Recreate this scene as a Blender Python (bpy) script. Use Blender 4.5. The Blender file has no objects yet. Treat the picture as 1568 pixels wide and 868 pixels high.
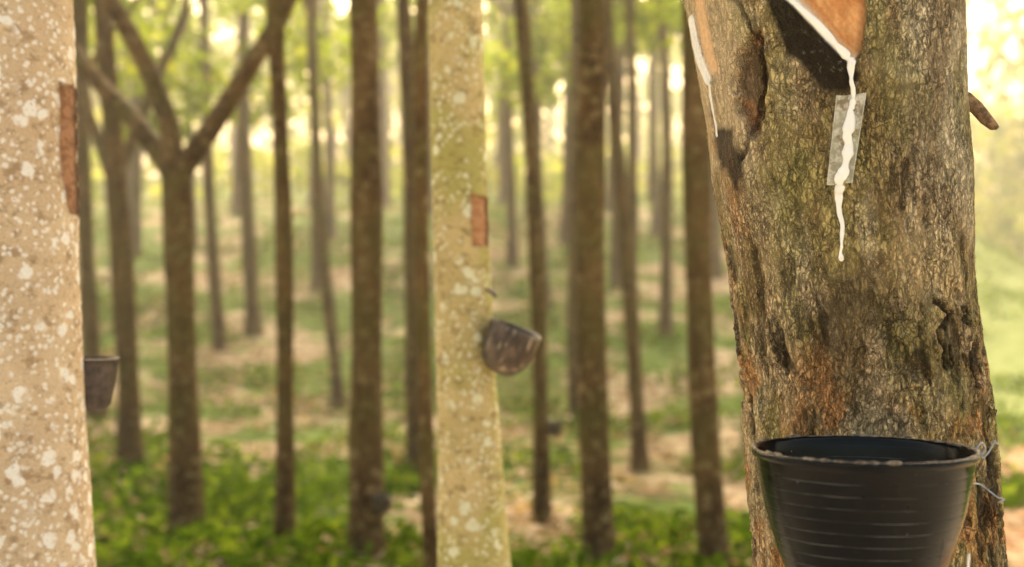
import bpy, math, random
import numpy as np
from mathutils import Vector, Matrix
random.seed(7); rng=np.random.default_rng(7)
scene=bpy.context.scene
COL=scene.collection

# ---------------------------------------------------------------- numpy noise
def _h(i,j,k,s):
    n=(i.astype(np.int64)*374761393+j.astype(np.int64)*668265263+k.astype(np.int64)*2147483647+s*974634777)&0xFFFFFFFF
    n=((n^(n>>13))*1274126177)&0xFFFFFFFF
    n=(n^(n>>16))&0xFFFFFFFF
    n=(n*2246822519)&0xFFFFFFFF
    return ((n^(n>>15))&0xFFFFFF)/float(0xFFFFFF)
def vn(x,y,z,s=0):
    x,y,z=np.broadcast_arrays(np.asarray(x,float),np.asarray(y,float),np.asarray(z,float))
    i=np.floor(x);j=np.floor(y);k=np.floor(z)
    fx=x-i;fy=y-j;fz=z-k
    fx=fx*fx*(3-2*fx);fy=fy*fy*(3-2*fy);fz=fz*fz*(3-2*fz)
    r=0
    for a in (0,1):
        for b in (0,1):
            for c in (0,1):
                w=(fx if a else 1-fx)*(fy if b else 1-fy)*(fz if c else 1-fz)
                r=r+w*_h(i+a,j+b,k+c,s)
    return r
def fbm(x,y,z,o=3,s=0):
    r=0;a=.5;t=0
    for q in range(o):
        r=r+a*vn(x*2**q+7.3*q,y*2**q+3.1*q,z*2**q+1.7*q,s+q);t+=a;a*=.5
    return r/t
def sst(a,b,x):
    t=np.clip((x-a)/(b-a),0,1);return t*t*(3-2*t)
def segd(P,Q,pts):
    d=np.full(np.shape(P),1e9)
    for (a,b) in zip(pts[:-1],pts[1:]):
        dx=b[0]-a[0];dy=b[1]-a[1]
        t=np.clip(((P-a[0])*dx+(Q-a[1])*dy)/(dx*dx+dy*dy),0,1)
        d=np.minimum(d,np.hypot(P-a[0]-t*dx,Q-a[1]-t*dy))
    return d
def polysd(P,Q,pts):
    d=segd(P,Q,pts+[pts[0]])
    ins=np.zeros(np.shape(P),bool)
    n=len(pts)
    for i in range(n):
        x1,y1=pts[i];x2,y2=pts[(i+1)%n]
        c=((y1>Q)!=(y2>Q))
        xx=(x2-x1)*(Q-y1)/((y2-y1) if y2!=y1 else 1e-9)+x1
        ins^=c&(P<xx)
    return np.where(ins,-d,d)
def mixc(c,col,m):
    return c*(1-m[...,None])+np.array(col)*m[...,None]

# ---------------------------------------------------------------- mesh helpers
def mk(name,V,F,mat=None,smooth=True,attrs=None,link=True):
    me=bpy.data.meshes.new(name)
    V=np.asarray(V,np.float32);
    F=np.asarray(F,np.int32)
    k=F.shape[1]
    me.vertices.add(len(V));me.vertices.foreach_set('co',V.ravel())
    me.loops.add(F.size);me.loops.foreach_set('vertex_index',F.ravel())
    me.polygons.add(len(F))
    me.polygons.foreach_set('loop_start',np.arange(0,F.size,k,dtype=np.int32))
    me.polygons.foreach_set('loop_total',np.full(len(F),k,np.int32))
    me.polygons.foreach_set('use_smooth',np.full(len(F),smooth))
    me.update(calc_edges=True)
    if attrs:
        for an,(ty,data) in attrs.items():
            at=me.attributes.new(an,ty,'POINT')
            if ty=='FLOAT_COLOR':
                d=np.ones((len(V),4),np.float32);d[:,:3]=data;at.data.foreach_set('color',d.ravel())
            else: at.data.foreach_set('value',np.asarray(data,np.float32).ravel())
    if mat: me.materials.append(mat)
    if not link: return me
    ob=bpy.data.objects.new(name,me);COL.objects.link(ob);return ob
def gridfaces(nr,nc,wrap):
    r=np.arange(nr-1)[:,None];c=np.arange(nc if wrap else nc-1)[None,:]
    c2=(c+1)%nc
    a=r*nc+c;b=r*nc+c2;d=(r+1)*nc+c2;e=(r+1)*nc+c
    return np.stack([a,b,d,e],-1).reshape(-1,4)
def tube(pts,rad,n=10,squash=None,nrm=None):
    pts=np.asarray(pts,float);m=len(pts)
    T=np.gradient(pts,axis=0);T/=np.linalg.norm(T,axis=1)[:,None]+1e-12
    ref=np.array([0,1,0.]) if nrm is None else np.asarray(nrm,float)
    A=np.cross(T,ref);A/=np.linalg.norm(A,axis=1)[:,None]+1e-9
    B=np.cross(A,T)
    a=np.linspace(0,2*np.pi,n,endpoint=False)
    rad=np.asarray(rad,float)*np.ones(m)
    sq=1 if squash is None else squash
    V=pts[:,None]+rad[:,None,None]*(A[:,None]*np.cos(a)[None,:,None]+sq*B[:,None]*np.sin(a)[None,:,None])
    V=V.reshape(-1,3);F=gridfaces(m,n,True)
    return V,F
def join(parts):
    Vs=[];Fs=[];o=0
    for V,F in parts:
        Vs.append(V);Fs.append(np.asarray(F)+o);o+=len(V)
    return np.concatenate(Vs),np.concatenate(Fs)
def parent(ch,pa):
    ch.parent=pa
    ch.matrix_parent_inverse=pa.matrix_world.inverted()
def lathe(prof,n=96,wob=0.0,seed=0):
    prof=np.asarray(prof,float);a=np.linspace(0,2*np.pi,n,endpoint=False)
    r=prof[:,0][:,None]*(1+wob*np.sin(2*a+seed)[None]+wob*.5*np.sin(5*a+seed*2)[None])
    V=np.stack([r*np.cos(a),r*np.sin(a),prof[:,1][:,None]+0*a+wob*.3*np.sin(3*a)[None]*prof[:,0].max()],-1).reshape(-1,3)
    return V,gridfaces(len(prof),n,True)

# ---------------------------------------------------------------- material helper
class M:
    def __init__(s,name):
        s.m=bpy.data.materials.new(name);s.m.use_nodes=True;s.t=s.m.node_tree;s.t.nodes.clear()
        s.out=s.n('ShaderNodeOutputMaterial')
        s.tc=s.n('ShaderNodeTexCoord').outputs['Object']
    def n(s,ty,**k):
        nd=s.t.nodes.new(ty)
        for a,b in k.items(): setattr(nd,a,b)
        return nd
    def l(s,a,b): s.t.links.new(a,b)
    def set(s,sock,v):
        if hasattr(v,'links') or isinstance(v,bpy.types.NodeSocket): s.l(v,sock)
        else:
            if isinstance(v,(tuple,list)) and len(v)==3 and sock.type=='RGBA': v=(*v,1)
            sock.default_value=v
    def mapped(s,scale,src=None):
        mp=s.n('ShaderNodeMapping');s.l(src or s.tc,mp.inputs['Vector']);mp.inputs['Scale'].default_value=scale;return mp.outputs[0]
    def noise(s,scale,detail=4,rough=.55,vec=None,dist=0):
        nd=s.n('ShaderNodeTexNoise');s.l(vec or s.tc,nd.inputs['Vector'])
        nd.inputs['Scale'].default_value=scale;nd.inputs['Detail'].default_value=detail;nd.inputs['Roughness'].default_value=rough;nd.inputs['Distortion'].default_value=dist
        return nd.outputs['Fac']
    def vor(s,scale,vec=None,feat='F1',rnd=1):
        nd=s.n('ShaderNodeTexVoronoi',feature=feat);s.l(vec or s.tc,nd.inputs['Vector']);nd.inputs['Scale'].default_value=scale;nd.inputs['Randomness'].default_value=rnd
        return nd.outputs['Distance']
    def distort(s,amt,scale,src=None):
        nd=s.n('ShaderNodeTexNoise');s.l(src or s.tc,nd.inputs['Vector']);nd.inputs['Scale'].default_value=scale;nd.inputs['Detail'].default_value=3
        a=s.n('ShaderNodeVectorMath',operation='SUBTRACT');s.l(nd.outputs['Color'],a.inputs[0]);a.inputs[1].default_value=(.5,.5,.5)
        b=s.n('ShaderNodeVectorMath',operation='SCALE');s.l(a.outputs[0],b.inputs[0]);b.inputs['Scale'].default_value=amt
        c=s.n('ShaderNodeVectorMath',operation='ADD');s.l(b.outputs[0],c.inputs[0]);s.l(src or s.tc,c.inputs[1]);return c.outputs[0]
    def ss(s,x,a,b,lo=0,hi=1):
        nd=s.n('ShaderNodeMapRange',interpolation_type='SMOOTHSTEP');s.set(nd.inputs['Value'],x)
        if a>b: a,b,lo,hi=b,a,hi,lo
        nd.inputs['From Min'].default_value=a;nd.inputs['From Max'].default_value=b;nd.inputs['To Min'].default_value=lo;nd.inputs['To Max'].default_value=hi
        return nd.outputs['Result']
    def math(s,op,a,b=0):
        nd=s.n('ShaderNodeMath',operation=op);s.set(nd.inputs[0],a);s.set(nd.inputs[1],b);return nd.outputs[0]
    def mix(s,f,a,b,bt='MIX'):
        nd=s.n('ShaderNodeMix',data_type='RGBA',blend_type=bt);s.set(nd.inputs['Factor'],f);s.set(nd.inputs[6],a);s.set(nd.inputs[7],b);return nd.outputs[2]
    def attr(s,name):
        return s.n('ShaderNodeAttribute',attribute_name=name)
    def bump(s,h,strength=1,dist=.002,nrm=None):
        nd=s.n('ShaderNodeBump');s.l(h,nd.inputs['Height']);nd.inputs['Strength'].default_value=strength;nd.inputs['Distance'].default_value=dist
        if nrm: s.l(nrm,nd.inputs['Normal'])
        return nd.outputs[0]
    def princ(s,col,rough=.8,bump=None,**k):
        p=s.n('ShaderNodeBsdfPrincipled');s.set(p.inputs['Base Color'],col);s.set(p.inputs['Roughness'],rough)
        if bump: s.l(bump,p.inputs['Normal'])
        for a,b in k.items(): s.set(p.inputs[a.replace('_',' ')],b)
        s.l(p.outputs[0],s.out.inputs['Surface']);return p

def mat_main():
    m=M('bark_weathered')
    col=m.attr('Col').outputs['Color'];sm=m.attr('smooth').outputs['Fac']
    rough=m.math('SUBTRACT',1,sm)
    v=m.distort(.016,55)
    def ridge(sc,vec):
        n=m.noise(1,4,.6,m.mapped(sc,vec),.4)
        return m.math('ABSOLUTE',m.math('SUBTRACT',n,.5))
    r1=ridge((110,110,42),None);r2=ridge((220,220,110),None)
    cell=m.vor(1,m.mapped((180,180,85),v),'DISTANCE_TO_EDGE')
    f1=m.ss(r1,0,.05);f2=m.ss(r2,0,.05);f3=m.ss(cell,0,.14)
    c1=m.math('SUBTRACT',1,f1);c2=m.math('SUBTRACT',1,f2);c3=m.math('SUBTRACT',1,f3)
    msk=m.ss(m.noise(20,4,.6),.36,.60)
    crk=m.math('MULTIPLY',m.math('MAXIMUM',c1,m.math('MAXIMUM',m.math('MULTIPLY',c2,.65),m.math('MULTIPLY',c3,.7))),m.math('MULTIPLY',rough,m.math('ADD',m.math('MULTIPLY',msk,.45),.55)))
    n1=m.noise(240,5,.65);n2=m.noise(35,4)
    c=m.mix(m.math('MULTIPLY',crk,.85),col,(.04,.025,.010))
    c=m.mix(m.ss(n1,.3,.7,.0,.40),c,m.mix(.5,c,(.02,.014,.006)),'MIX')
    lich=m.math('MULTIPLY',m.ss(m.noise(150,6,.72),.57,.66),m.ss(n2,.44,.60))
    lich=m.math('MULTIPLY',lich,m.math('MULTIPLY',rough,.6))
    c=m.mix(lich,c,m.mix(.5,c,(.74,.69,.54)))
    h=m.math('ADD',m.math('MULTIPLY',f1,rough),m.math('MULTIPLY',m.math('ADD',m.math('MULTIPLY',f3,.6),m.math('MULTIPLY',f2,.5)),rough))
    h=m.math('ADD',h,m.math('MULTIPLY',n1,.8))
    m.princ(c,m.ss(n2,.3,.7,.75,.95),m.bump(h,1.0,.0028),Specular_IOR_Level=.25)
    return m.m
def mat_pale(name,base,base2,spot,dark,green=None,spot_amt=.5,thr=.44):
    m=M(name)
    sm=m.attr('smooth').outputs['Fac'];ac=m.attr('Col').outputs['Color']
    n0=m.noise(9,4);n2=m.noise(240,4,.7)
    c=m.mix(m.ss(n0,.35,.65),base,base2)
    if green: c=m.mix(m.ss(m.noise(6,3,.5,m.mapped((1,1,.7))),.45,.62,0,.8),c,green)
    ds=m.ss(m.noise(34,6,.7,m.mapped((1,1,1.4))),.51,.62)
    c=m.mix(m.math('MULTIPLY',ds,.65),c,dark)
    big=m.vor(30,m.distort(.022,40));small=m.vor(90,m.distort(.010,110))
    sp=m.math('MULTIPLY',m.ss(big,.38,.28),m.ss(m.noise(20,3),thr-.02,thr+.08))
    sp2=m.math('MULTIPLY',m.ss(small,.40,.26),m.ss(m.noise(15,3,.5,m.mapped((1,1,1.3))),thr-.06,thr+.08))
    spt=m.math('MAXIMUM',sp,m.math('MULTIPLY',sp2,.85))
    spt=m.math('MULTIPLY',spt,m.ss(n2,.25,.5,.5,1))
    c=m.mix(m.math('MULTIPLY',spt,spot_amt),c,spot)
    c=m.mix(m.ss(n2,.35,.75,0,.35),c,dark)
    c=m.mix(m.math('MULTIPLY',m.ss(m.vor(120,m.distort(.01,120)),.18,.08),.8),c,dark)
    c=m.mix(sm,c,ac)
    h=m.math('ADD',m.math('MULTIPLY',m.noise(90,5,.6,m.mapped((1,1,2.2))),1.0),m.math('MULTIPLY',spt,.25))
    h=m.math('ADD',h,m.math('MULTIPLY',n2,.35))
    m.princ(c,.85,m.bump(h,.9,.004),Specular_IOR_Level=.25);return m.m
def mat_bg():
    m=M('bark_plantation')
    oi=m.n('ShaderNodeObjectInfo').outputs['Random']
    v=m.mapped((1,1,.5))
    n=m.noise(7,5,.6,v);n2=m.noise(24,4,.65)
    c=m.mix(m.ss(n,.35,.65),(.055,.032,.014),(.16,.10,.042))
    c=m.mix(m.ss(n2,.53,.64,0,.8),c,(.33,.26,.13))
    c=m.mix(m.ss(m.noise(3,3),.46,.60,0,.55),c,(.11,.10,.028))
    c=m.mix(m.math('MULTIPLY',oi,.35),c,(.11,.062,.025))
    m.princ(c,.9,m.bump(m.noise(45,4,.6,v),.6,.012),Specular_IOR_Level=.2);return m.m
def mat_leaf(name,c1,c2,c3,tr=.5):
    m=M(name)
    r=m.n('ShaderNodeNewGeometry').outputs['Random Per Island']
    c=m.mix(m.ss(r,.0,.6),c1,c2);c=m.mix(m.ss(r,.6,1),c,c3)
    d=m.n('ShaderNodeBsdfDiffuse');m.l(c,d.inputs['Color'])
    t=m.n('ShaderNodeBsdfTranslucent');m.l(m.mix(1.0,c,(2.5,2.25,.9),'MULTIPLY'),t.inputs['Color'])
    a=m.n('ShaderNodeMixShader');a.inputs[0].default_value=tr;m.l(d.outputs[0],a.inputs[1]);m.l(t.outputs[0],a.inputs[2]);m.l(a.outputs[0],m.out.inputs['Surface'])
    return m.m
def mat_ground():
    m=M('ground_litter_grass')
    n=m.noise(.7,5,.6);n2=m.noise(6,5,.6);n3=m.noise(30,4,.7)
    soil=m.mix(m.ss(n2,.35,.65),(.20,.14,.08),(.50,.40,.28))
    soil=m.mix(m.ss(n3,.5,.7,0,.6),soil,(.11,.08,.04))
    gr=m.mix(m.ss(n2,.4,.6),(.055,.095,.012),(.13,.19,.03))
    f=m.attr('field').outputs['Fac']
    gr=m.mix(f,gr,m.mix(m.ss(n2,.35,.65),(.18,.23,.06),(.26,.31,.11)))
    k=m.ss(m.math('ADD',m.math('ADD',n,m.math('MULTIPLY',n3,.12)),m.math('MULTIPLY',f,.2)),.49,.60)
    c=m.mix(k,soil,gr)
    c=m.mix(m.attr('bounce_fill').outputs['Fac'],c,m.mix(m.ss(n2,.35,.65),(.46,.41,.33),(.62,.56,.47)))  # pale ground colour added as a reflector, bouncing fill onto the near trunks
    m.princ(c,.95,m.bump(n3,.5,.03),Specular_IOR_Level=.1);return m.m
def mat_simple(name,c1,c2,scale,rough=.6,bs=.3,bd=.001,**k):
    m=M(name);n=m.noise(scale,5,.6)
    m.princ(m.mix(m.ss(n,.35,.65),c1,c2),rough,m.bump(n,bs,bd),**k);return m.m

MB=mat_bg()
ML=mat_leaf('leaves_canopy',(.07,.11,.008),(.11,.165,.014),(.20,.235,.025),.62)
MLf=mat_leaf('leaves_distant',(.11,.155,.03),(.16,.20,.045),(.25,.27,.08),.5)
MU=mat_leaf('leaves_undergrowth',(.042,.082,.009),(.075,.13,.014),(.14,.20,.03),.36)
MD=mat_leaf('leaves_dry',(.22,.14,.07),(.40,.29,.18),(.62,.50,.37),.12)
MLX=M('latex');MLX.princ((.88,.87,.84),.10,MLX.bump(MLX.noise(180,3),.2,.001),Subsurface_Weight=.12,Subsurface_Radius=(.004,.003,.002));MLX=MLX.m

# ---------------------------------------------------------------- terrain
def gz(x,y):
    x=np.asarray(x,float);y=np.asarray(y,float)
    k=1-.6*sst(-1,5,x-.30*y)
    return (3.2*sst(10,30,y)+3.0*sst(26,62,y))*k+.05*np.sin(x*.9+y*.4)*sst(3,6,y)+.04*np.sin(y*1.3-x*.5)
def gzr(x,y): return gz(x,y)+.06*(fbm(x*1.3,y*1.3,0*x,3)-.5)
t=np.linspace(-1,1,260)
gx=np.sign(t)*(18*np.abs(t)+380*np.abs(t)**4)
ty=np.linspace(0,1,300);gy=-30+ (60*ty+0*ty)+ 500*ty**5
X,Y=np.meshgrid(gx,gy)
Z=gzr(X,Y)
fld=np.maximum(sst(-.5,1.5,X-.30*Y)*sst(3,5,Y),sst(25,31,Y)*.5)
ground=mk('ground',np.stack([X,Y,Z],-1).reshape(-1,3),gridfaces(300,260,False),mat_ground(),True,{'field':('FLOAT',fld.ravel()),'bounce_fill':('FLOAT',sst(3.6,2.6,Y+.5*np.sin(X)).ravel())})  # last mask: added pale bounce ground behind and under the camera
tt=np.linspace(0,1,90)
pcy=2+tt*22;pcx=.375*pcy+.80+.10*np.maximum(0,pcy-9)**1.5+.1*np.sin(tt*14)
ws=np.linspace(-1,1,9)
PX=pcx[:,None]+ws[None,:]*(.75+.2*vn(tt*30,0*tt,0*tt,3)[:,None]);PY=pcy[:,None]+0*PX
PZ=gzr(PX,PY)+.035-.055*np.abs(ws[None,:])**3
mk('dirt_path',np.stack([PX,PY,PZ],-1).reshape(-1,3),gridfaces(90,9,False),mat_simple('dirt',(.30,.16,.08),(.46,.29,.16),8,.95,.5,.02))

# ---------------------------------------------------------------- leaves
def leaves(C,size,up=0.0,asp=.42):
    n=len(C);size=np.asarray(size)*np.ones(n)
    d=rng.normal(size=(n,3));d[:,2]*=(1-up);d/=np.linalg.norm(d,axis=1)[:,None]
    e=rng.normal(size=(n,3));e[:,2]*=(1-up);e-=d*(e*d).sum(1)[:,None];e/=np.linalg.norm(e,axis=1)[:,None]
    L=size[:,None]
    a=C-d*L*.5;b=C+e*L*asp*.5+d*L*.05;c=C+d*L*.5;f=C-e*L*asp*.5+d*L*.05
    V=np.stack([a,b,c,f],1).reshape(-1,3);F=np.arange(4*n).reshape(-1,4)
    return V,F
def crown_mesh(k,rx=1.9,rz=1.3,ncl=11,nl=70,ls=.20):
    cs=[]
    for i in range(ncl):
        a=random.uniform(0,6.28);u=random.uniform(-.95,1);rr=math.sqrt(1-u*u)*random.uniform(.35,1.05)
        cc=np.array([rx*rr*math.cos(a),rx*rr*math.sin(a),rz*u*random.uniform(.6,1)])
        cs.append(cc+rng.normal(size=(nl,3))*np.array([.27,.27,.17])*random.uniform(.7,1.2))
    C=np.concatenate(cs);V,F=leaves(C,rng.uniform(.7,1.3,len(C))*ls,.3)
    return mk('crown_leaves_%d'%k,V,F,ML,False,link=False)
CROWNS=[crown_mesh(i) for i in range(5)]

def limb(p0,d,L,r0,r1,n=9,curl=.12,up=.25):
    pts=[np.array(p0,float)];d=np.array(d,float);d/=np.linalg.norm(d)
    for i in range(n-1):
        d=d+np.array([random.gauss(0,curl),random.gauss(0,curl),random.gauss(0,curl*.5)+up/n]);d/=np.linalg.norm(d)
        pts.append(pts[-1]+d*L/(n-1))
    return np.array(pts),np.linspace(r0,r1,n)
def limbs_for(top,d0,r,fork_specs=None,L=2.6):
    parts=[];ends=[]
    specs=fork_specs or [((math.cos(a)*.55,math.sin(a)*.55,1),L*random.uniform(.8,1.15)) for a in [random.uniform(0,2)+i*2.1 for i in range(3)]]
    for (dv,LL) in specs:
        p,rr=limb(top,dv,LL,r*.8,r*.34,curl=.09);parts.append(tube(p,rr,8));ends.append(p[-1])
        for q in (4,6):
            a=random.uniform(0,6.28)
            p2,r2=limb(p[q],(math.cos(a),math.sin(a),.6),LL*.5,rr[q]*.6,rr[q]*.2,7);parts.append(tube(p2,r2,6))
    return parts,ends
def bg_tree(x,y,dia,lean=(-.03,0),fork=None,H=4.2,specs=None,crown=True,cr_h=None,bend=0.04):
    z0=float(gz(x,y))-.05;r=dia/2
    fz=fork or H
    n=26;zz=np.linspace(0,fz,n)
    ph=random.uniform(0,6)
    px=lean[0]*zz+bend*np.sin(zz*.9+ph)-bend*math.sin(ph);py=lean[1]*zz
    rad=r*(1-.09*zz/1.0*.6)*(1+.45*np.exp(-zz/.16))*(1+.06*np.sin(zz*5+ph))
    rad=np.maximum(rad,r*.6)
    V,F=tube(np.stack([px,py,zz],1),rad,14,nrm=(0,1,0.001))
    wob=1+.2*(fbm(V[:,0]*9+x,V[:,1]*9,V[:,2]*3,3)-.5)
    cx=np.repeat(px,14);V[:,0]=cx+(V[:,0]-cx)*wob
    parts=[(V,F)]
    top=np.array([px[-1],py[-1],fz-.03])
    lp,ends=limbs_for(top,None,rad[-1],specs);parts+=lp
    V,F=join(parts)
    ob=mk('rubber_tree',V,F,MB);ob.location=(x,y,z0)
    if crown:
        c=bpy.data.objects.new('crown',random.choice(CROWNS));COL.objects.link(c);c.parent=ob
        c.location=(top[0],top[1],(cr_h or fz+random.uniform(1.2,2.0)));c.rotation_euler=(0,0,random.uniform(0,6.28));s=random.uniform(.9,1.15);c.scale=(s,s,s*random.uniform(.85,1.1))
    return ob
T=[(-3.95,12.2,.17,-.04),(-2.68,9.0,.16,-.05),
   (-5.5,22,.17,0),(-3.35,16.6,.20,-.02),(-3.5,15.4,.16,-.05),(-1.13,6.35,.095,-.02),(-.68,6.0,.16,-.035),
   (-1.75,13,.13,-.07),(-.71,9.6,.145,-.05),(-.30,5.0,.062,-.035),(.17,7.3,.095,-.04),(.42,6.1,.15,-.02),(1.0,10,.12,-.05),
   (1.92,16,.16,-.02),(.96,6.05,.14,-.05),(.62,12.5,.13,-.02),(-2.1,20,.15,0),(-2.9,19,.15,-.02),(.0,20,.17,0),(2.05,10.9,.15,-.03),
   (-5.2,14.5,.16,-.03),(-6.5,18,.17,0),(-8,13,.17,0),(-4.9,9.6,.17,-.02),(.9,22,.17,0),(3.2,20,.17,0),(-.9,17,.16,-.03),(1.3,13.6,.13,-.03),(-7.5,25,.2,0),(-1.6,25,.2,0),(2.0,26,.2,0),(-4.2,27,.2,0),(-10,20,.2,0),(4.1,26,.2,0),(-.2,29,.2,0),
   (-4.6,17.5,.17,-.02),(-6.2,21,.2,0),(-3.2,22.5,.18,0),(-1.15,21.5,.18,0),(.45,17.5,.16,-.02),(1.55,19,.17,0),(2.6,23,.18,0),(.35,25,.2,0),(-2.6,26.5,.2,0),(-5.6,26,.2,0),(1.3,29.5,.22,0),(3.1,28.5,.2,0),(-8.8,28,.2,0)]
for i,(x,y,d,l) in enumerate(T):
    bg_tree(x,y,d,(l,random.uniform(-.02,.02)),H=random.uniform(3.9,4.6),crown=(i%3!=2 or y<9),cr_h=(random.uniform(3.7,4.9) if y>14 else None))
bg_tree(-1.72,6.8,.17,(-.055,0),fork=2.0,specs=[((.55,.1,.95),2.7),((-.22,.2,1),2.6),((-.7,.5,1.1),2.0)],cr_h=4.9,bend=.03)
bg_tree(-3.35,11.2,.17,(-.03,0),fork=2.3,specs=[((.45,.1,1),2.6),((-.4,.1,1),2.6)],cr_h=5.2)

# distant mass of trees
parts=[];C=[]
for i in range(80):
    y=random.uniform(38,66);x=random.uniform(-.6*y,.75*y)
    if x>.3*y and y<46: continue
    g=float(gz(x,y));H=random.uniform(2.8,4.4)
    p,r=limb((x,y,g-.1),(0,0,1),H,.13,.09,6,.03,0);parts.append(tube(p,r,7))
    for q in range(3):
        p2,r2=limb(p[-1],(random.gauss(0,.5),random.gauss(0,.5),1),2.2,.06,.02,5);parts.append(tube(p2,r2,5))
    gap=-.06*y<x<.13*y
    for q in range(6 if gap else 15):
        cc=np.array([x,y,g+H+1.0])+rng.normal(size=3)*np.array([1.5,1.5,1.4])
        C.append(cc+rng.normal(size=(24,3))*.45);
for i in range(230):
    y=random.uniform(58,76);x=random.uniform(-.6*y,.8*y);g=float(gz(x,y))
    gap=-.05*y<x<.12*y
    cc=np.array([x,y,g+random.uniform(0,1)*(4.0 if gap else 8)])
    C.append(cc+rng.normal(size=(60,3))*np.array([1.7,1.0,1.0]))
for i in range(150):
    y=random.uniform(30,58);x=random.uniform(-.6*y,.4*y);g=float(gz(x,y))
    cc=np.array([x,y,g+random.uniform(.1,.9)])
    C.append(cc+rng.normal(size=(26,3))*np.array([.8,.6,.35]))
for i in range(120):
    y=random.uniform(36,48);x=random.uniform(.33*y,.75*y);g=float(gz(x,y))
    cc=np.array([x,y,g+random.uniform(0.5,12)])
    C.append(cc+rng.normal(size=(80,3))*np.array([1.5,1.0,1.1]))
C=np.concatenate(C);Vl,Fl=leaves(C,rng.uniform(.35,.7,len(C)),0,.55)
dt=mk('distant_rubber_trees',*join(parts),MB)
dl=mk('foliage',Vl,Fl,MLf,False);dl.parent=dt

def scatter(n,x0,x1,y0,y1,thr,sc,s):
    x=rng.uniform(x0,x1,n);y=y0+(y1-y0)*rng.uniform(0,1,n)**1.35
    x=x*(.25+.75*y/y1)
    k=fbm(x*sc,y*sc,0*x,3,s)>thr-.05*sst(9,6,y)
    return x[k],y[k]
x,y=scatter(130000,-17,20,4,33,.47,1.0,11)
x2=rng.uniform(-4.5,4.5,24000);y2=rng.uniform(4.8,9,24000);k=fbm(x2*1.0,y2*1.0,0*x2,3,11)>.47;x=np.concatenate([x,x2[k]]);y=np.concatenate([y,y2[k]])
z=gzr(x,y)+rng.uniform(0,1,len(x))**2*.11+.01
mk('undergrowth',*leaves(np.stack([x,y,z],1),rng.uniform(.04,.12,len(x)),.5,.5),MU,False)
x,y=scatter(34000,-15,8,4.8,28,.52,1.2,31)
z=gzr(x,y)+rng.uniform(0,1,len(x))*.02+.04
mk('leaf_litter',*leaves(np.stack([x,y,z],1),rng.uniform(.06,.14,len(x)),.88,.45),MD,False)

# ---------------------------------------------------------------- detailed trunks
def phis(nf,nb):
    a=np.linspace(-1.75,1.75,nf);b=np.linspace(1.75,2*np.pi-1.75,nb+2)[1:-1];return np.concatenate([a,b])
def zrows(lo,hi,step,top,cs=.06):
    return np.concatenate([np.arange(-.05,lo,cs),np.arange(lo,hi,step),np.arange(hi,top,cs)])

AZ=np.array([.0,.6,1.09,1.281,1.389,1.51,1.567,1.71,2.5,4.3]);AX=np.array([.455,.425,.4007,.3864,.3693,.3564,.3514,.3364,.29,.22])
RZ=np.array([.0,.25,.7,1.09,1.281,1.389,1.51,1.567,1.71,2.2,4.3]);RR=np.array([.20,.16,.132,.128,.128,.1285,.137,.1385,.1485,.145,.115])
CY=1.40;fa=math.atan2(.367,1.40)
fx,fy=-math.sin(fa),-math.cos(fa);rx_,ry_=math.cos(fa),-math.sin(fa)
CUT=[(40,-334),(10,-369),(-21,-409),(-43,-434),(-100,-500),(-100,-640),(75,-640),(70,-474),(66,-404),(54,-354)]
CUTL=[(-110,-512),(-43,-434),(-21,-408),(10,-368),(38,-336)]
STAIN=[(-95,-500),(-74,-450),(-70,-395),(-56,-350),(-36,-328),(-9,-295),(24,-290),(48,-318),(36,-345),(-30,-420)]
HOL=[(-140,-366),(-119,-384),(-98,-392),(-96,-324),(-106,-264),(-122,-230),(-146,-280),(-150,-324)]
SCAR=[(-140,-470),(-112,-400),(-108,-300),(-128,-228),(-160,-200)]
CR=[([(141,30),(135,70),(128,128)],6),([(176,40),(183,90),(180,160)],7),([(150,100),(140,150)],4)]
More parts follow.
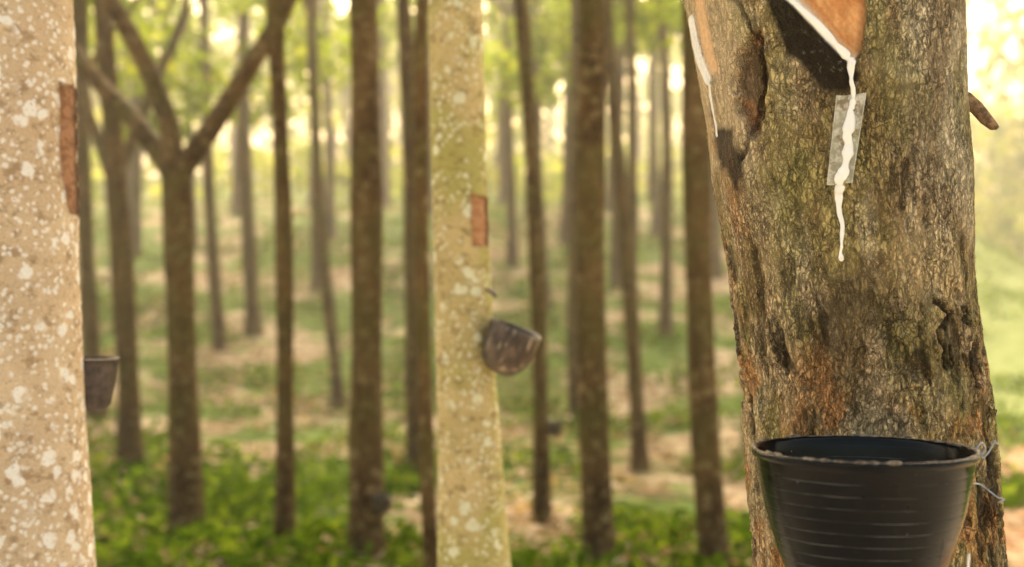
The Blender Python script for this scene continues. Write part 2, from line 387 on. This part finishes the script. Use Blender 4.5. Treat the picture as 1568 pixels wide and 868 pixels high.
def main_surface(phi,z):
    phi,z=np.broadcast_arrays(phi,z)
    R0=np.interp(z,RZ,RR)
    P=R0*np.sin(phi)/.00064;Q=(1.4-z)/.00065
    front=np.cos(phi)>0
    X=R0*np.cos(phi);Y=R0*np.sin(phi)
    w1=(fbm(X*60,Y*60,z*60,3,5)-.5);w2=(fbm(X*25,Y*25,z*25,3,9)-.5)
    Pn=P+w1*16+w2*14;Qn=Q+(fbm(X*50+9,Y*50,z*50,2,15)-.5)*22
    R=R0+.014*(fbm(X*9,Y*9,z*4,3,1)-.5)
    rid=1-np.abs(2*fbm(X*95,Y*95,z*26,3,2)-1)
    low=sst(-60,120,Qn)
    bark=.0030*(rid-.75)*(1+.7*low)+.0034*(fbm(X*30,Y*30,z*18,3,3)-.5)+.0020*(fbm(X*230,Y*230,z*140,2,4)-.5)
    plate=sst(.5,.55,fbm(X*34+w1,Y*34,z*11+w2,4,21))
    bark=bark+.0055*plate*(.08+.75*low)
    f=front.astype(float)
    cut=sst(2.5,-1.5,polysd(P+w1*3,Q,CUT))*f
    stain=sst(7,-5,polysd(Pn,Qn,STAIN))*f*(1-cut)
    cutl=sst(6,2.5,segd(P+w1*5,Q,CUTL)-2)*f
    hol=sst(8,-5,polysd(Pn,Qn,HOL))*f
    scar=sst(7,1,segd(P+w2*45+w1*20,Q,SCAR))*f
    leftp=sst(-108,-128,P+w2*30)*sst(-140,-260,Q)*f
    lw=sst(6.5,3,segd(P,Q,[(-216,-440),(-214,-400),(-209,-372),(-197,-335)])-3)*f
    lw2=sst(4,1.5,segd(P+w1*5,Q,[(-197,-335),(-196,-300),(-195,-245)]))*f
    lorange=sst(20,4,segd(P,Q,[(-196,-470),(-194,-400),(-186,-350)]))*f
    lblk=sst(10,-4,polysd(Pn,Qn,[(-197,-250),(-165,-245),(-150,-180),(-160,-150),(-190,-190)]))*f
    knot=np.hypot(P+6,Q+29);kn=sst(31,27,knot)*f
    crk=np.zeros(P.shape)
    for pts,w in CR: crk=np.maximum(crk,sst(w+3,w*.2,segd(P+w1*40+w2*30,Q+w1*20,pts))*f)
    smooth=np.clip(np.maximum.reduce([cut,cutl,kn*.3,lw,leftp*.5,lorange]),0,1)
    R=R+bark*(1-smooth)-.0085*cut*sst(-3,14,-polysd(P,Q,CUT))-.002*cut-.012*hol-.005*scar-.0065*crk+.0022*cutl+.002*lw-.002*leftp
    R=R+.0004*np.exp(-((knot-29)/3)**2)*f
    dl=segd(P,Q,CUTL);R=R+cut*.0005*np.sin(dl*.9)
    n1=fbm(X*14,Y*14,z*9,4,31);n2=fbm(X*45,Y*45,z*26,4,33);n3=fbm(X*22,Y*22,z*10,4,35)
    c=np.zeros(P.shape+(3,))+np.array([.62,.46,.22])
    c=mixc(c,(.44,.37,.13),sst(.42,.60,n1)*.75)
    c=mixc(c,(.74,.61,.39),sst(.47,.65,n2)*.6)
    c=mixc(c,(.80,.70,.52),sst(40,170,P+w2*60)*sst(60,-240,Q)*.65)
    c=mixc(c,(.29,.185,.08),sst(.49,.61,n3)*.6)
    c=mixc(c,(.76,.60,.38),leftp*.7)
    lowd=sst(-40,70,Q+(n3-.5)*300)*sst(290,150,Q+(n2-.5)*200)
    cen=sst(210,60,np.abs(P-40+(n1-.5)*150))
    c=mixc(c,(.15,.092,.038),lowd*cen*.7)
    dk=sst(75,10,np.hypot((P-5+(n2-.5)*60)*.8,Q-15+(n3-.5)*60));c=mixc(c,(.10,.07,.03),dk*.7)
    org=sst(.46,.58,fbm(X*30,Y*30,z*20,4,41))*sst(80,170,Q+(n1-.5)*120)
    c=mixc(c,(.74,.37,.14),org*.85)
    org2=sst(.56,.66,fbm(X*36,Y*36,z*16,4,43))*sst(-90,-140,P)*sst(-300,-200,Q);c=mixc(c,(.64,.33,.14),org2*.6)
    pal=sst(.52,.63,fbm(X*32,Y*32,z*17,4,47))*sst(-60,60,Q);c=mixc(c,(.76,.58,.34),pal*.75)
    pl2=sst(.53,.61,fbm(X*26,Y*26,z*12,4,49))*sst(-60,-120,P)*sst(-220,-80,Q);c=mixc(c,(.78,.59,.33),pl2*.7)
    c=mixc(c,(.30,.30,.08),sst(.56,.66,fbm(X*18,Y*18,z*7,4,57))*.35)
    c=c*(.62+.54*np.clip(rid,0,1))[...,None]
    blk=sst(.59,.65,fbm(X*40,Y*40,z*15,4,51))*low*sst(30,110,np.abs(P));c=mixc(c,(.018,.013,.009),blk*.85);R=R-.0040*blk
    blk2=sst(.66,.71,fbm(X*34,Y*34,z*12,4,53))*sst(-330,-260,Q);c=mixc(c,(.07,.045,.022),blk2*.6);R=R-.002*blk2
    c=mixc(c,(.04,.025,.012),np.exp(-((knot-29)/2.5)**2)*f*.35)
    c=mixc(c,(.010,.007,.004),stain*.96)
    c=mixc(c,(.11,.055,.025),hol*.8);c=mixc(c,(.50,.25,.11),hol*sst(.57,.64,n2)*.7)
    c=mixc(c,(.07,.043,.02),scar*.6)
    c=mixc(c,(.02,.013,.008),crk*.9)
    c=mixc(c,(.02,.015,.01),lblk*.85)
    c=mixc(c,(.74,.45,.24),lorange*.75)
    st=.5+.5*np.sin(dl*.55+w1*2)
    cc=np.array([.80,.40,.15])+0*c;cc=mixc(cc,(.88,.58,.32),st*.5);cc=mixc(cc,(.58,.23,.075),sst(.44,.60,n2)*.7)
    cc=mixc(cc,(.90,.70,.48),sst(20,6,dl)*.7)
    cc=mixc(cc,(.36,.16,.06),sst(10,2,-polysd(P,Q,CUT))*sst(10,22,dl)*.7)
    c=c*(1-cut[...,None])+cc*cut[...,None]
    wl=np.maximum(np.maximum(cutl,lw),lw2);c=mixc(c,(.88,.87,.84),wl)
    return R,c,np.clip(smooth+lw2+stain*.3,0,1)
def main_pos(phi,z,off=0):
    R,c,s=main_surface(phi,z);R=R+off
    cx=np.interp(z,AZ,AX)
    return np.stack(np.broadcast_arrays(cx+R*(np.cos(phi)*fx+np.sin(phi)*rx_),CY+R*(np.cos(phi)*fy+np.sin(phi)*ry_),z),-1),c,s
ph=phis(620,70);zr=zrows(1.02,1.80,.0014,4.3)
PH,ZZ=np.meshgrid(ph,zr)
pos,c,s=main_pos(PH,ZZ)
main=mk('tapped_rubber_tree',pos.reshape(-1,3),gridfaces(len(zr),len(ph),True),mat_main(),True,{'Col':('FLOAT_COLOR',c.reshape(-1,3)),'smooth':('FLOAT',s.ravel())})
lp,_=limbs_for(np.array([.22,1.40,4.2]),None,.115,L=3.2)
lb=mk('limbs',*join(lp),MB);parent(lb,main)
def add_crown(pa,x,y,z,s):
    c=bpy.data.objects.new('crown',random.choice(CROWNS));COL.objects.link(c);c.location=(x,y,z);c.scale=(s,s,s*.9);c.parent=pa
add_crown(main,.2,1.9,7.2,1.0)

def on(Pq,off,n):
    Pq=np.asarray(Pq,float);t=np.linspace(0,len(Pq)-1,n);i=np.arange(len(Pq))
    P=np.interp(t,i,Pq[:,0]);Q=np.interp(t,i,Pq[:,1]);z=1.4-.00065*Q
    off=np.interp(t,np.linspace(0,len(Pq)-1,len(off)),off) if np.ndim(off) else off
    phi=np.arcsin(np.clip(.00064*P/np.interp(z,RZ,RR),-1,1))
    p,_,_=main_pos(phi,z,off)
    q=p.copy()
    for it in range(5): q[1:-1]=(q[:-2]+2*q[1:-1]+q[2:])/4
    return q
def ribbon(name,Pq,off,w,n=70,jit=.25,sq=.55,wig=.0012,fr=9):
    p=on(Pq,off,n);t=np.linspace(0,1,n)
    r=np.interp(t,np.linspace(0,1,len(w)),w)*(1+jit*(2*fbm(t*fr,0*t,0*t+len(w),2,61)-1)*1.6)
    r[0]*=.3;r[-1]*=.4;r[1]*=.7;r[-2]*=.75
    p[:,0]+=wig*(fbm(t*8,0*t,0*t+2.2,1,71)-.5)*2
    V,F=tube(p,r,12,squash=sq,nrm=(fx,fy,0))
    ob=mk(name,V,F,MLX);parent(ob,main);return ob
ribbon('latex_drip',[(37,-338),(34,-309),(33,-279),(30,-262)],[.001,.0025,.004,.006],[.0040,.0024,.0018,.0024,.003])
ribbon('latex_on_spout',[(32,-280),(28,-250),(20,-222),(14,-194),(6,-164),(2,-146)],[.0060,.0068,.0078,.0088,.0098,.0105],[.0024,.0034,.0056,.0060,.0036,.0044,.0048,.0058,.0040,.003],120,.35,.4,.003)
ribbon('latex_trail',[(3,-150),(0,-135),(-2,-114),(-1,-89),(-5,-64),(-6,-50),(-7,-34)],[.009,.0040,.0032,.003,.003,.003,.003],[.0042,.0032,.0023,.0018,.0019,.0017,.0025,.0034],90,.35,.7)
ribbon('latex_on_cut',[(-60,-455),(-43,-434),(-21,-408),(10,-368),(30,-343),(38,-335)],.0006,[.003,.0038,.0034,.0034,.0038,.004],80,.3,.5)
tt=np.linspace(0,1,40);ww=np.linspace(-1,1,17)
ctr=on([(32,-285),(17,-217),(2,-150)],0.0,40)
cl=np.linspace(0,1,40)[:,None];cs=ctr[0]*(1-cl)+ctr[-1]*cl
fv=np.array([fx,fy,0]);tv=ctr[-1]-ctr[0];tv/=np.linalg.norm(tv);sv=np.cross(tv,fv);sv/=np.linalg.norm(sv)
rv=np.array([rx_,ry_,0])
if sv@rv<0: sv=-sv
hw=.0138-.0022*tt
V=cs[:,None]+sv[None,None]*(ww[None,:,None]*hw[:,None,None])+fv*((.0040+.005*tt[:,None]+.0030*np.abs(ww[None,:])**2.5)[...,None])
V=V+tv*(ww[None,:,None]*-.0028)+tv*(.0022*(vn(ww*4,0*ww,0*ww,4)-.5))[None,:,None]
V=V+(.0010*(vn(V[...,0]*120,V[...,1]*120,V[...,2]*120,3)-.5))[...,None]*fv
ms=M('spout_sheet');n=ms.noise(120,4);n_=ms.noise(45,4,.7)
pp=ms.princ(ms.mix(ms.ss(n_,.50,.62,0,.8),ms.mix(ms.ss(n,.4,.62),(.46,.44,.33),(.78,.76,.66)),(.26,.18,.09)),ms.ss(n,.3,.7,.12,.35),ms.bump(n,.4,.0015))
tr=ms.n('ShaderNodeBsdfTransparent');mx=ms.n('ShaderNodeMixShader');mx.inputs[0].default_value=.66;ms.l(tr.outputs[0],mx.inputs[1]);ms.l(pp.outputs[0],mx.inputs[2]);ms.l(mx.outputs[0],ms.out.inputs['Surface'])
sp=mk('spout',V.reshape(-1,3),gridfaces(40,17,False),ms.m);parent(sp,main)
me_=mat_simple('sheet_edge',(.40,.38,.30),(.60,.58,.5),60,.3)
for k in (0,16):
    V2,F2=tube(V[:,k],.0004,6);e=mk('spout_edge',V2,F2,me_);parent(e,main)
tp=np.array([[.470,1.385,1.603],[.489,1.375,1.597],[.497,1.37,1.588],[.505,1.365,1.576],[.512,1.36,1.567],[.515,1.358,1.5645]])
V,F=tube(tp,[.010,.0085,.0078,.0068,.005,.0015],14);V+=(rng.normal(size=V.shape))*.0005
tw=mk('twig_stub',V,F,mat_simple('twig_bark',(.13,.075,.042),(.34,.21,.11),160,.9,.8,.002));parent(tw,main)
def flake(x,y,z,w,h,mat,seed):
    n=11;a=np.linspace(-1,1,n);U,W=np.meshgrid(a,a)
    r=1-.6*vn(U*2.5+seed,W*2.5,0*U,seed)
    V=np.stack([x+U*w*r+.25*w*W**2,y+.006*U*U-.003*W,z+W*h*r+.25*h*U],-1)
    V+=.0012*(rng.random(V.shape)-.5)
    ob=mk('bark_flake',V.reshape(-1,3),gridfaces(n,n,False),mat);s=ob.modifiers.new('t','SOLIDIFY');s.thickness=.003;parent(ob,main)
mf1=mat_simple('flake_brown',(.14,.08,.04),(.30,.19,.10),120,.9,.8,.002);mf2=mat_simple('flake_black',(.015,.012,.009),(.05,.035,.022),120,.9,.8,.002)
flake(.493,1.375,1.503,.005,.013,mf1,1);flake(.500,1.375,1.327,.007,.026,mf2,2);flake(.514,1.372,1.249,.008,.017,mf2,4)

# ---- bucket
mb=M('black_plastic')
nn=mb.noise(90,5,.65);n3=mb.noise(300,4,.7,mb.mapped((1,1,.5)));zz=mb.n('ShaderNodeSeparateXYZ');mb.l(mb.tc,zz.inputs[0])
wv=mb.math('FRACT',mb.math('MULTIPLY',mb.math('ADD',zz.outputs[2],mb.math('MULTIPLY',mb.noise(9,2),.004)),90))
ln=mb.math('MULTIPLY',mb.ss(mb.math('ABSOLUTE',mb.math('SUBTRACT',wv,.5)),.030,.010),mb.ss(mb.noise(14,4,.6),.40,.60))
ln=mb.math('MULTIPLY',ln,mb.ss(zz.outputs[2],-.006,-.014))
c=mb.mix(mb.ss(nn,.5,.8,0,.4),(.0025,.003,.004),(.010,.011,.012))
c=mb.mix(mb.math('MULTIPLY',ln,.3),c,(.36,.38,.40))
c=mb.mix(mb.ss(mb.vor(60,mb.distort(.012,60)),.060,.02,0,.45),c,(.34,.31,.26))
c=mb.mix(mb.ss(n3,.71,.76,0,.3),c,(.36,.34,.30))
mb.princ(c,mb.ss(nn,.3,.7,.12,.24),mb.bump(nn,.10,.0008),Specular_IOR_Level=.17)
def refine(p,k=4):
    p=np.array(p);t=np.linspace(0,len(p)-1,(len(p)-1)*k+1);i=np.arange(len(p));return np.stack([np.interp(t,i,p[:,0]),np.interp(t,i,p[:,1])],1)
outer=np.array([(.045,-.142),(.052,-.139),(.060,-.128),(.0715,-.108),(.0805,-.082),(.0885,-.055),(.0935,-.030),(.0962,-.012),(.0965,-.006)])
zo=np.linspace(-.142,-.006,200);ro=np.interp(zo,outer[:,1],outer[:,0])
for _ in range(40): ro[1:-1]=(ro[:-2]+2*ro[1:-1]+ro[2:])/4
ro-=.00018*np.exp(-((((zo*90)%1)-.5)/.08)**2)*(zo<-.012)
prof=[(0,-.142)]+[(a,b) for a,b in zip(ro,zo)]+[(.0995,-.0055),(.1008,-.003),(.1008,-.0005),(.0992,.0012),(.0965,.0008),(.0945,-.003),(.0925,-.012),(.0895,-.030),(.084,-.055),(.076,-.082),(.067,-.108),(.05,-.132),(0,-.134)]
V,F=lathe(prof,128,.006,1)
V[:,2]+=.0006*(fbm(V[:,0]*80,V[:,1]*80,V[:,2]*20,2,5)-.5)*2
bucket=bpy.data.objects.new('latex_collecting_bucket',None);COL.objects.link(bucket);bucket.location=(.3217,1.1716,1.248);bpy.context.view_layer.update()
bb=mk('bucket_body',V,F,mb.m);bb.parent=bucket
a=np.linspace(0,2*np.pi,300);keep=fbm(np.cos(a)*9,np.sin(a)*9,0*a,3,8)
rp=np.stack([.0985*np.cos(a),.0985*np.sin(a),.0006+.0006*keep],1)
V,F=tube(rp,.0006+.0016*sst(.45,.7,keep),8,nrm=(0,0,1));rim=mk('rim_crust',V,F,mat_simple('dry_latex_crust',(.05,.032,.02),(.26,.20,.14),140,.6,.6,.001));rim.parent=bucket
V,F=lathe([(0,0),(.03,0),(.06,.0003),(.0775,.0006)],64,.01,3);V[:,2]+=-.075+.002*(fbm(V[:,0]*40,V[:,1]*40,0*V[:,0],3,2)-.5)
lt=mk('coagulated_latex',V,F,mat_simple('old_latex',(.30,.27,.22),(.55,.52,.46),40,.45,.5,.003));lt.parent=bucket
mw=mat_simple('galvanised_wire',(.16,.20,.26),(.38,.42,.46),60,.4,.1,.001,Metallic=.6)
def wire(name,pts,r,pa,mat=None,n=60):
    pts=np.array(pts,float);i=np.arange(len(pts));t=np.linspace(0,len(pts)-1,n)
    p=np.stack([np.interp(t,i,pts[:,k]) for k in range(3)],1)
    for _ in range(6): p[1:-1]=(p[:-2]+2*p[1:-1]+p[2:])/4
    V,F=tube(p,r,8,nrm=(.1,.3,.9));ob=mk(name,V,F,mat or mw)
    ob.location=(-pa.location.x,-pa.location.y,-pa.location.z) if pa.type=='EMPTY' else (0,0,0)
    ob.parent=pa;return ob
wire('hanger_wire',[(.418,1.18,1.246),(.43,1.20,1.238),(.438,1.21,1.243),(.446,1.215,1.250),(.452,1.22,1.243),(.447,1.22,1.236),(.438,1.21,1.233),(.425,1.20,1.228),(.43,1.22,1.222)],.0009,bucket)
wire('wire_tail',[(.410,1.19,1.214),(.425,1.20,1.212),(.442,1.21,1.211),(.453,1.215,1.203),(.462,1.215,1.196),(.466,1.21,1.196),(.460,1.21,1.193)],.0008,bucket)
wire('wire_knot',[(.430,1.21,1.24),(.436,1.208,1.232),(.442,1.212,1.244),(.444,1.208,1.234),(.452,1.212,1.241),(.456,1.21,1.251),(.46,1.21,1.247)],.0008,bucket)
wire('bucket_drip',[(.397,1.112,1.165),(.398,1.118,1.15),(.396,1.13,1.135),(.393,1.14,1.12)],.0013,bucket,MLX)

# ---- smooth-bark trees
def smooth_tree(name,az,ax,cy,rz,rr,mat,top,lo,hi,step,panel,pcol,seed,nf=260):
    xm=np.interp(1.4,az,ax);fa=math.atan2(xm,cy);f=(-math.sin(fa),-math.cos(fa));r_=(math.cos(fa),-math.sin(fa))
    ph=phis(nf,50);zr=zrows(lo,hi,step,top);PHI,Z=np.meshgrid(ph,zr)
    R0=np.interp(Z,rz,rr);X=R0*np.cos(PHI);Y=R0*np.sin(PHI)
    R=R0+.008*(fbm(X*14,Y*14,Z*7,3,seed)-.5)+.0022*(fbm(X*50,Y*50,Z*90,3,seed+3)-.5)+.0012*(fbm(X*20,Y*20,Z*140,2,seed+5)-.5)
    h=R0*np.sin(PHI)
    w=(fbm(X*80,Y*80,Z*80,2,seed+8)-.5)
    sd=polysd(h*1000+w*5,Z*1000+w*6,panel);ins=sst(1,-1,sd)*(np.cos(PHI)>0)
    edge=np.exp(-(sd/2.2)**2)*(np.cos(PHI)>0)
    R=R-.0045*ins+.002*edge
    n=fbm(X*60,Y*60,Z*140,3,seed+9)
    C=np.zeros(R.shape+(3,))+np.array(pcol[0]);C=mixc(C,pcol[1],sst(.4,.6,n));C=mixc(C,pcol[2],edge*.8)
    cx=np.interp(Z,az,ax)
    V=np.stack([cx+R*(np.cos(PHI)*f[0]+np.sin(PHI)*r_[0]),cy+R*(np.cos(PHI)*f[1]+np.sin(PHI)*r_[1]),Z],-1)
    ob=mk(name,V.reshape(-1,3),gridfaces(len(zr),len(ph),True),mat,True,{'Col':('FLOAT_COLOR',C.reshape(-1,3)),'smooth':('FLOAT',np.clip(ins+edge*.7,0,1).ravel())})
    lp,_=limbs_for(np.array([ax[-1],cy,top-.1]),None,rr[-1],L=2.8);lb=mk('limbs',*join(lp),MB);parent(lb,ob)
    return ob
Mleft=mat_pale('bark_pale_lichen',(.70,.56,.39),(.60,.46,.31),(.98,.97,.93),(.27,.17,.09),None,.97,.43)
Mmid=mat_pale('bark_olive_lichen',(.62,.50,.25),(.50,.41,.19),(.82,.85,.64),(.23,.155,.06),(.40,.39,.11),.88,.46)
left=smooth_tree('rubber_tree',[0,.98,1.4,1.82,4.2],[-.70,-.735,-.748,-.755,-.80],1.90,[0,.3,.98,1.2,1.4,1.82,4.2],[.16,.125,.112,.104,.101,.100,.08],Mleft,4.2,.9,1.9,.004,
   [(72,1692),(99,1692),(101,1500),(84,1506),(76,1560)],[(.22,.11,.055),(.36,.19,.11),(.05,.03,.018)],101)
mid=smooth_tree('rubber_tree',[0,.87,1.4,1.93,4.2],[-.03,-.071,-.094,-.107,-.16],2.40,[0,.3,.87,1.1,1.4,1.93,4.2],[.10,.08,.068,.059,.0525,.0502,.04],Mmid,4.2,.8,2.0,.0045,
   [(20,1563),(50,1560),(50,1468),(22,1470)],[(.38,.18,.085),(.48,.27,.14),(.14,.08,.04)],201,200)
add_crown(left,-.8,2.6,7.0,.95);add_crown(mid,-.1,3.2,6.6,.95)
a=np.linspace(0,2*np.pi,80)
V,F=tube(np.stack([-.088+.0575*np.cos(a),2.40+.0575*np.sin(a),1.262+.003*np.cos(a)],1),.0010,6,nrm=(0,0,1))
bd=mk('wire_band',V,F,mat_simple('rusty_wire',(.16,.11,.06),(.34,.28,.2),50,.6,.1,.001));parent(bd,mid)
mcup=M('cup_shell');v=mcup.mapped((1,1,.35));q=mcup.noise(70,5,.7,v)
mcup.princ(mcup.mix(mcup.ss(q,.54,.66,0,.7),mcup.mix(mcup.ss(mcup.noise(25,3),.4,.6),(.04,.028,.022),(.10,.07,.05)),(.42,.34,.25)),.45,mcup.bump(q,.4,.002))
cp=[(0,-.074),(.014,-.0735),(.026,-.069),(.037,-.058),(.044,-.042),(.0475,-.022),(.048,0),(.0465,.001),(.045,0),(.0445,-.02),(.041,-.040),(.034,-.055),(.02,-.066),(0,-.069)]
V,F=lathe(refine(cp,3),64,.015,2)
cup=mk('latex_cup',V,F,mcup.m);cup.location=(.008,2.345,1.318);cup.rotation_euler=(math.radians(4),math.radians(22),0);cup.scale=(1.03,1.03,1.2)
V,F=tube(np.array([[-.045,2.37,1.39],[-.035,2.36,1.383],[-.03,2.355,1.376]]),[.004,.004,.003],8);s2=mk('spout',V,F,mcup.m);parent(s2,mid)
cp=[(0,-.078),(.030,-.078),(.037,-.07),(.0435,-.035),(.047,-.003),(.050,-.002),(.050,.0),(.046,.001),(.044,-.003),(.040,-.035),(.034,-.068),(0,-.070)]
V,F=lathe(refine(cp,3),64,.012,4)
cup2=mk('latex_cup',V,F,mat_simple('cup_dark',(.028,.02,.019),(.08,.06,.055),60,.5,.4,.002));cup2.location=(-.655,1.97,1.285)
V,F=tube(np.array([[-.66,1.93,1.288],[-.63,1.93,1.288],[-.612,1.935,1.288],[-.603,1.94,1.287]]),[.002,.0025,.003,.003],8);q=mk('rim_latex',V,F,MLX);parent(q,cup2)
for (x,y,z) in [(-.60,5.9,.42),(.24,7.2,.62)]:
    V,F=lathe(refine(cp,2),24,.01,4);o=mk('latex_cup',V,F,mcup.m);o.location=(x,y,z)

# ---------------------------------------------------------------- haze
hv=np.array([[x,y,z] for x in (-70,90) for y in (4.6,110) for z in (-1,26)],float)
hf=[[0,1,3,2],[4,6,7,5],[0,4,5,1],[2,3,7,6],[0,2,6,4],[1,5,7,3]]
mh=M('humid_air');vs=mh.n('ShaderNodeVolumeScatter');vs.inputs['Color'].default_value=(1,.98,.88,1);vs.inputs['Density'].default_value=.0075;vs.inputs['Anisotropy'].default_value=0.65
mh.l(vs.outputs[0],mh.out.inputs['Volume'])
mk('haze',hv,hf,mh.m,False)

# ---------------------------------------------------------------- light
el=math.radians(40);az=math.radians(2)
S=Vector((math.sin(az)*math.cos(el),math.cos(az)*math.cos(el),math.sin(el)))
sun=bpy.data.lights.new('sun','SUN');sun.energy=5.0;sun.angle=math.radians(.6);sun.color=(1,.93,.77)
so=bpy.data.objects.new('sun',sun);COL.objects.link(so);so.rotation_euler=S.to_track_quat('Z','Y').to_euler()
w=bpy.data.worlds.new('World');scene.world=w;w.use_nodes=True;nt=w.node_tree;nt.nodes.clear()
sky=nt.nodes.new('ShaderNodeTexSky');sky.sky_type='NISHITA';sky.sun_disc=False
sky.sun_elevation=el;sky.sun_rotation=az;sky.dust_density=10;sky.air_density=1.6;sky.ozone_density=.2
mm=nt.nodes.new('ShaderNodeMix');mm.data_type='RGBA';mm.blend_type='MULTIPLY';mm.inputs[0].default_value=1;mm.inputs[7].default_value=(3.75,3.3,2.6,1)
bg=nt.nodes.new('ShaderNodeBackground');bg.inputs[1].default_value=.15;ow=nt.nodes.new('ShaderNodeOutputWorld')
nt.links.new(sky.outputs[0],mm.inputs[6]);nt.links.new(mm.outputs[2],bg.inputs[0]);nt.links.new(bg.outputs[0],ow.inputs[0])
# ---------------------------------------------------------------- camera
cam=bpy.data.cameras.new('camera');co=bpy.data.objects.new('camera',cam);COL.objects.link(co)
co.location=(0,0,1.4);co.rotation_euler=(math.radians(90),0,0);cam.lens=45;cam.sensor_width=36;cam.clip_end=2000;cam.clip_start=.02
cam.dof.use_dof=True;cam.dof.focus_distance=1.36;cam.dof.aperture_fstop=3.6
scene.camera=co
scene.view_settings.view_transform='Standard';scene.view_settings.look='None';scene.view_settings.exposure=0
